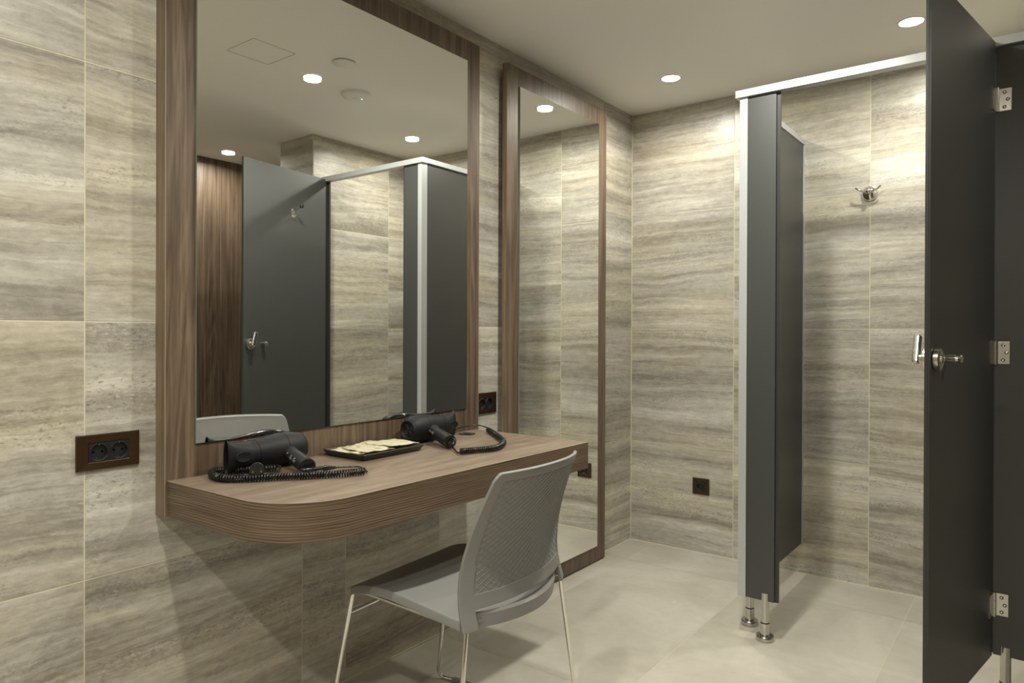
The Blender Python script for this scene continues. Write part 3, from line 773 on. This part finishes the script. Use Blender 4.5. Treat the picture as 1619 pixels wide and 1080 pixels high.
# ------------------------------------------------------------------ hair dryers
def dryer(label, rear, axis, handle_root, handle_end, loop_dir, marks):
    """rear: centre of the intake end; axis: unit vector to the nozzle"""
    rear = Vector(rear); ax = Vector(axis).normalized(); up = Vector((0, 0, 1)); sd = ax.cross(up)
    t = thing('hair_dryer', label, 'hair dryer', (rear.x, rear.y, ZC))
    bm = bmesh.new()
    prof = [(.010, .0245), (.004, .0275), (.0, .0315), (.004, .0365), (.014, .0405), (.030, .0440), (.055, .0465), (.082, .0465), (.110, .0435), (.140, .0390), (.165, .0355), (.186, .0330), (.190, .0315)]
    K = .92
    prof = [(a_*K, r_*.97) for a_, r_ in prof]
    rings = lathe(bm, prof, rear, ax, 44, caps=False)
    bm.faces.new(rings[-1]); bm.faces.new(rings[0][::-1])
    body = link('dryer_body', bm, 'soft_black', t, smooth=50)
    bm = bmesh.new()
    for q, r_ in ((.074*K, .04665*.97), (.1655*K, .0356*.97)): 
        lathe(bm, [(q, r_-.001), (q+.0003, r_+.00015), (q+.0011, r_+.00015), (q+.0014, r_-.001)], rear, ax, 44, caps=False)
    link_each('seam', bm, 'hole', body)
    # intake grille
    bm = bmesh.new(); 
    for k in range(1, 6): 
        lathe(bm, [(.0090, .0048*k), (.0080, .0048*k+.0007), (.0090, .0048*k+.0014)], rear, ax, 28, caps=False)
    for k in range(16):
        a = 2*math.pi*k/16; d_ = up*math.cos(a)+sd*math.sin(a)
        tube(bm, [rear+ax*.0085+d_*.003, rear+ax*.0085+d_*.0265], .0007, 5)
    link('intake_grille', bm, 'black', body)
    # concentrator nozzle: round collar pinching to a tall slot
    bm = bmesh.new()
    pr = [(.184, (.0330, .0330)), (.196, (.0335, .0320)), (.212, (.0335, .0265)), (.228, (.0345, .0200)), (.240, (.0380, .0160)), (.250, (.0425, .0130)), (.253, (.0450, .0120)), (.253, (.0430, .0100)), (.235, (.0350, .0120))]
    rings = lathe(bm, [(a_*K, r_) for a_, r_ in pr], rear, ax, 44, caps=False, ref=up); bm.faces.new(rings[-1]); bm.faces.new(rings[0][::-1])
    nzl = link('nozzle', bm, 'soft_black', t, smooth=50)
    bm = bmesh.new(); lathe(bm, [(-.006, .022), (0, .0235), (.0015, .0225), (.0008, .019), (.0005, .001)], rear+ax*.200+sd*(.0290 if sd.x > 0 else -.0290)*1.0, sd if sd.x > 0 else -sd, 28, caps=False, ref=up, sq=(.55, 1.0)); link('nozzle_grip', bm, 'soft_black', nzl, smooth=50)
    # glossy spine
    bm = bmesh.new(); w_dir = -1 if sd.x > 0 else 1
    tb = [(.004, .0372), (.014, .0410), (.030, .0445), (.055, .0470), (.082, .0470), (.110, .0440), (.140, .0395), (.165, .0360), (.186, .0335)]
    tb = [(a_*K, r_*.97) for a_, r_ in tb]
    rws = []
    for q, r_ in tb:
        hwid = .17*math.sin(math.pi*(q+.01)/.195)+.04
        rws.append([bm.verts.new(rear+ax*q+(up*math.cos(a)+sd*w_dir*math.sin(a))*(r_+h_)) for a, h_ in ((.42-hwid, -.001), (.42-hwid, .001), (.42-hwid*.5, .0022), (.42, .0026), (.42+hwid*.5, .0022), (.42+hwid, .001), (.42+hwid, -.001))])
    for A, B in zip(rws, rws[1:]):
        for k in range(6): bm.faces.new((A[k], A[k+1], B[k+1], B[k]))
    link('top_trim', bm, 'gloss_black', body, smooth=60)
    # handle
    A = Vector(handle_root); B = Vector(handle_end); d = (B-A); Ln = d.length; d.normalize()
    bm = bmesh.new(); n2 = d.cross(up).normalized()
    rings = lathe(bm, [(.026, (.023, .031)), (.036, (.0205, .0245)), (.050, (.0195, .0205)), (.08, (.0198, .0195)), (Ln*.6, (.0208, .0205)), (Ln-.004, (.0212, .0215)), (Ln, (.0205, .0208))], A, d, 32, ref=up)
    hd = link('handle', bm, 'soft_black', t, smooth=50)
    bm = bmesh.new(); lathe(bm, [(Ln, .0200), (Ln+.001, .0214), (Ln+.004, .0210), (Ln+.0055, .0180), (Ln+.0055, .002)], A, d, 32); cap = link('end_cap', bm, 'gloss_black', hd, smooth=50)
    # small pale control marks on the handle's near side
    vis = (CAM-(A+d*Ln*.5)).normalized(); vis = (vis-d*vis.dot(d)).normalized(); crs = d.cross(vis)
    def mark(bm, s_, c_, w_, h_, r_=.0204):
        an = c_/r_
        vs_ = []
        for ds, dc in ((-w_, -h_), (w_, -h_), (w_, h_), (-w_, h_)):
            a_ = an+dc/r_; vs_.append(bm.verts.new(A+d*(s_+ds)+(vis*math.cos(a_)+crs*math.sin(a_))*(r_+.0006)))
        bm.faces.new(vs_)
    bm = bmesh.new()
    if marks == 'icons':
        for s_, c_ in ((.070, 1), (.098, 1), (.122, 1)):
            mark(bm, s_, .004*c_, .0022, .0010); mark(bm, s_+.002, .0025, .0009, .0018)
        for g0 in (.093, .118):
            for k in range(4): mark(bm, g0+k*.0042, .0108, .0006, .0016)
            mark(bm, g0+.0063, .0080, .0075, .0005)
    else:
        for s_, c_, w_, h_ in ((.060, .0030, .0035, .0006), (.0615, .0050, .0007, .0026), (.0655, .0046, .0007, .0024), (.0680, .0048, .0018, .0006), (.0735, .0055, .0006, .0006),
                               (.0780, .0052, .0006, .0022), (.0800, .0052, .0018, .0006), (.0830, .0054, .0007, .0024), (.0870, .0054, .0006, .0034), (.0900, .0022, .0032, .0006), (.0900, .0086, .0032, .0006), (.0935, .0054, .0006, .0034)):
            mark(bm, s_, c_, w_, h_)
    link('printed_marks', bm, 'ink', hd)
    if marks == 'icons':      # eyelet of two prongs that meet in the strain relief
        e_ = A+d*(Ln+.004); j0, j1 = Vector(loop_dir[0]), Vector(loop_dir[1])
        w_ = d.cross((j0-e_).normalized()); w_ = w_.normalized() if w_.length > .05 else up
        lat = Vector((0, 0, 1)).cross(d).normalized()
        bm = bmesh.new()
        for s_ in (-1, 1):
            path = smooth_path([e_+lat*.014*s_-Vector((0, 0, .004)), e_+lat*.013*s_+d*.012-Vector((0, 0, .004)), j0+(e_-j0)*.15+lat*.004*s_, j0])
            tube(bm, path, .0058, 12)
        pth = smooth_path([j0+(e_-j0)*.12, j0, j1]); tube(bm, pth, [.0085-.0045*i_/(len(pth)-1) for i_ in range(len(pth))], 14)
        link('strain_relief', bm, 'gloss_black', hd, smooth=50)
    else:
        bm = bmesh.new(); cen = A+d*(Ln+.016)+Vector((0, 0, .001))
        ax1 = d; ax2 = (vis.cross(d)).normalized()
        rp = [cen+(ax1*math.cos(2*math.pi*k/28)+ax2*math.sin(2*math.pi*k/28))*.0125 for k in range(29)]
        tube(bm, rp, .0048, 10, caps=False); link('hanging_ring', bm, 'gloss_black', hd, smooth=60)
    return t
def finish_dryer(t): finish(t)
ZR = ZC
d1 = dryer('black hair dryer at the near left end of the counter, nozzle pointing left', (0.096, -2.188, ZC+.0460), (0.01, -1, 0), (0.098, -2.245, ZC+.044), (0.258, -2.290, ZC+.0225),
           [(0.276, -2.246, ZC+.014), (0.274, -2.214, ZC+.010)], 'icons')
# cord of the near dryer: thin lead, coil that lies in front and loops back, plug
bm = bmesh.new()
tube(bm, smooth_path([(0.274, -2.216, ZC+.010), (0.271, -2.190, ZC+.007), (0.275, -2.165, ZC+.005), (0.297, -2.150, ZC+.005), (0.335, -2.166, ZC+.005), (0.366, -2.184, ZC+.006), (0.374, -2.200, ZC+.009)]), .0022, 8)
cpath = smooth_path([(0.374, -2.200, ZC+.0105), (0.3502, -2.2548, ZC+.0105), (0.3132, -2.3043, ZC+.0105), (0.2769, -2.3528, ZC+.0105), (0.2413, -2.4005, ZC+.0105), (0.2064, -2.4472, ZC+.0105),
    (0.1636, -2.4717, ZC+.0105), (0.1114, -2.4648, ZC+.0105), (0.078, -2.4422, ZC+.0105), (0.077, -2.4127, ZC+.0105), (0.100, -2.385, ZC+.0105), (0.128, -2.358, ZC+.0105), (0.150, -2.328, ZC+.0105), (0.160, -2.312, ZC+.0105)])
hx = helix(cpath, .0073, .0068, 12); tube(bm, hx, .0026, 6)
tube(bm, smooth_path([hx[-1], Vector((0.166, -2.305, ZC+.012)), Vector((0.176, -2.325, ZC+.004)), Vector((0.180, -2.36, ZC+.004)), Vector((0.190, -2.395, ZC+.012)), Vector((0.196, -2.408, ZC+.020))]), .0022, 8)
for v in bm.verts: v.co.z = max(v.co.z, ZC+.0002)
link('coiled_cord', bm, 'cord', d1, smooth=60)
pd = (CAM-Vector((.215, -2.42, .765))); pd.z = 0.15; pd.normalize()
pc = Vector((0.222, -2.412, ZC+.0285))
bm = bmesh.new(); lathe(bm, [(-.034, .006), (-.022, .011), (-.008, .016), (0, .0178), (.006, .0182), (.009, .0170)], pc, pd, 26); pl_ = link('plug', bm, 'black', d1, smooth=45)
pr_ = pd.cross(Vector((0, 0, 1))).normalized()
bm = bmesh.new()
for s in (-1, 1): tube(bm, [pc+pd*.008+pr_*s*.0095-Vector((0, 0, .003)), pc+pd*.027+pr_*s*.0095-Vector((0, 0, .003))], .0022, 10)
link('plug_pin', bm, 'gold', pl_, smooth=45)
finish(d1)

d2 = dryer('black hair dryer at the far end of the counter, intake grille facing left', (0.103, -1.780, ZC+.0460), (-0.02, 1, 0), (0.106, -1.685, ZC+.044), (0.272, -1.760, ZC+.0235),
           None, 'logo')
bm = bmesh.new()
tube(bm, smooth_path([(0.272, -1.768, ZC+.016), (0.300, -1.776, ZC+.008), (0.335, -1.802, ZC+.005), (0.362, -1.822, ZC+.006), (0.372, -1.815, ZC+.010)]), .0026, 8)
cpath = smooth_path([(0.3677, -1.8214, ZC+.0105), (0.3871, -1.7766, ZC+.0105), (0.409, -1.7284, ZC+.0105), (0.4032, -1.6721, ZC+.0105), (0.3577, -1.5934, ZC+.0105), (0.2881, -1.5243, ZC+.0105), (0.2054, -1.4547, ZC+.0105), (0.145, -1.409, ZC+.011)])
hx = helix(cpath, .0073, .0068, 12); tube(bm, hx, .0026, 6)
tube(bm, smooth_path([hx[-1], Vector((0.130, -1.400, ZC+.018)), Vector((0.098, -1.420, ZC+.026)), Vector((0.074, -1.47, ZC+.022)), Vector((0.066, -1.53, ZC+.010)), Vector((0.075, -1.60, ZC+.005))]), .0024, 8)
for v in bm.verts: v.co.z = max(v.co.z, ZC+.0002)
link('coiled_cord', bm, 'cord', d2, smooth=60)
finish(d2)

# ------------------------------------------------------------------ tray with packets
t = thing('amenity_tray', 'shallow black rectangular tray between the two hair dryers', 'tray', (0.145, -1.955, ZC))
tc_ = Vector((0.143, -1.957, ZC)); ta = math.radians(1.5)
TA = Vector((math.cos(ta), math.sin(ta), 0)); TB = Vector((-math.sin(ta), math.cos(ta), 0))
def TP(a, b, z): return tc_+TA*a+TB*b+Vector((0, 0, z))
bm = bmesh.new()
def tring(a, b, z, r=.008, n=5):
    out = []
    for sx_, sy_, a0 in ((1, 1, 0), (-1, 1, 90), (-1, -1, 180), (1, -1, 270)):
        for k in range(n+1):
            an = math.radians(a0+90*k/n); out.append(bm.verts.new(TP(sx_*(a-r)+r*math.cos(an), sy_*(b-r)+r*math.sin(an), z)))
    return out
rs = [tring(.078, .116, .0003), tring(.080, .118, .002), tring(.0895, .1285, .0185), tring(.0885, .1275, .0200), tring(.0855, .1245, .0195), tring(.077, .115, .0055)]
for A, B in zip(rs, rs[1:]):
    for k in range(len(A)): bm.faces.new((A[k], A[(k+1) % len(A)], B[(k+1) % len(A)], B[k]))
bm.faces.new(rs[0][::-1]); bm.faces.new(rs[-1])
link('tray_body', bm, 'tray', t, smooth=40); finish(t)
PK = [(-.010, -.062, .0165, 8, 'left cream paper-like packet lying lowest in the black tray', .066, .050),
      (.012, -.040, .0200, -7, 'cream packet overlapping the left packet in the black tray', .062, .052),
      (-.012, .018, .0215, 14, 'cream packet in the middle of the black tray against the wall side', .064, .054),
      (.014, .060, .0240, -4, 'topmost cream packet at the right end of the black tray', .060, .058)]
for i, (pa, pb, pz, rot, lab, ha, hb) in enumerate(PK):
    bm = bmesh.new(); rr_ = math.radians(rot)
    def pf(u, v, i=i, pa=pa, pb=pb, pz=pz, rr_=rr_, ha=ha, hb=hb):
        a_ = (u*2-1)*ha; b_ = (v*2-1)*hb
        a2 = a_*math.cos(rr_)-b_*math.sin(rr_)+pa; b2 = a_*math.sin(rr_)+b_*math.cos(rr_)+pb
        a2 = max(-.083, min(.083, a2)); b2 = max(-.122, min(.122, b2))
        nn = noise.noise(Vector((u*3.2+i*7, v*3.2, i))) * .0042 + noise.noise(Vector((u*9, v*9+i*3, 2))) * .0016
        lift = (.006 if i == 3 else .004)*(v if i % 2 == 0 else 1-v)*abs(u-.3)
        return TP(a2, b2, pz+nn+lift-.0005)
    grid(bm, 26, 26, pf); o = link('packet', bm, 'paper', smooth=70); solid(o, .0016, 1)
    tag(o, lab, 'packet', 'cream packets in the tray')
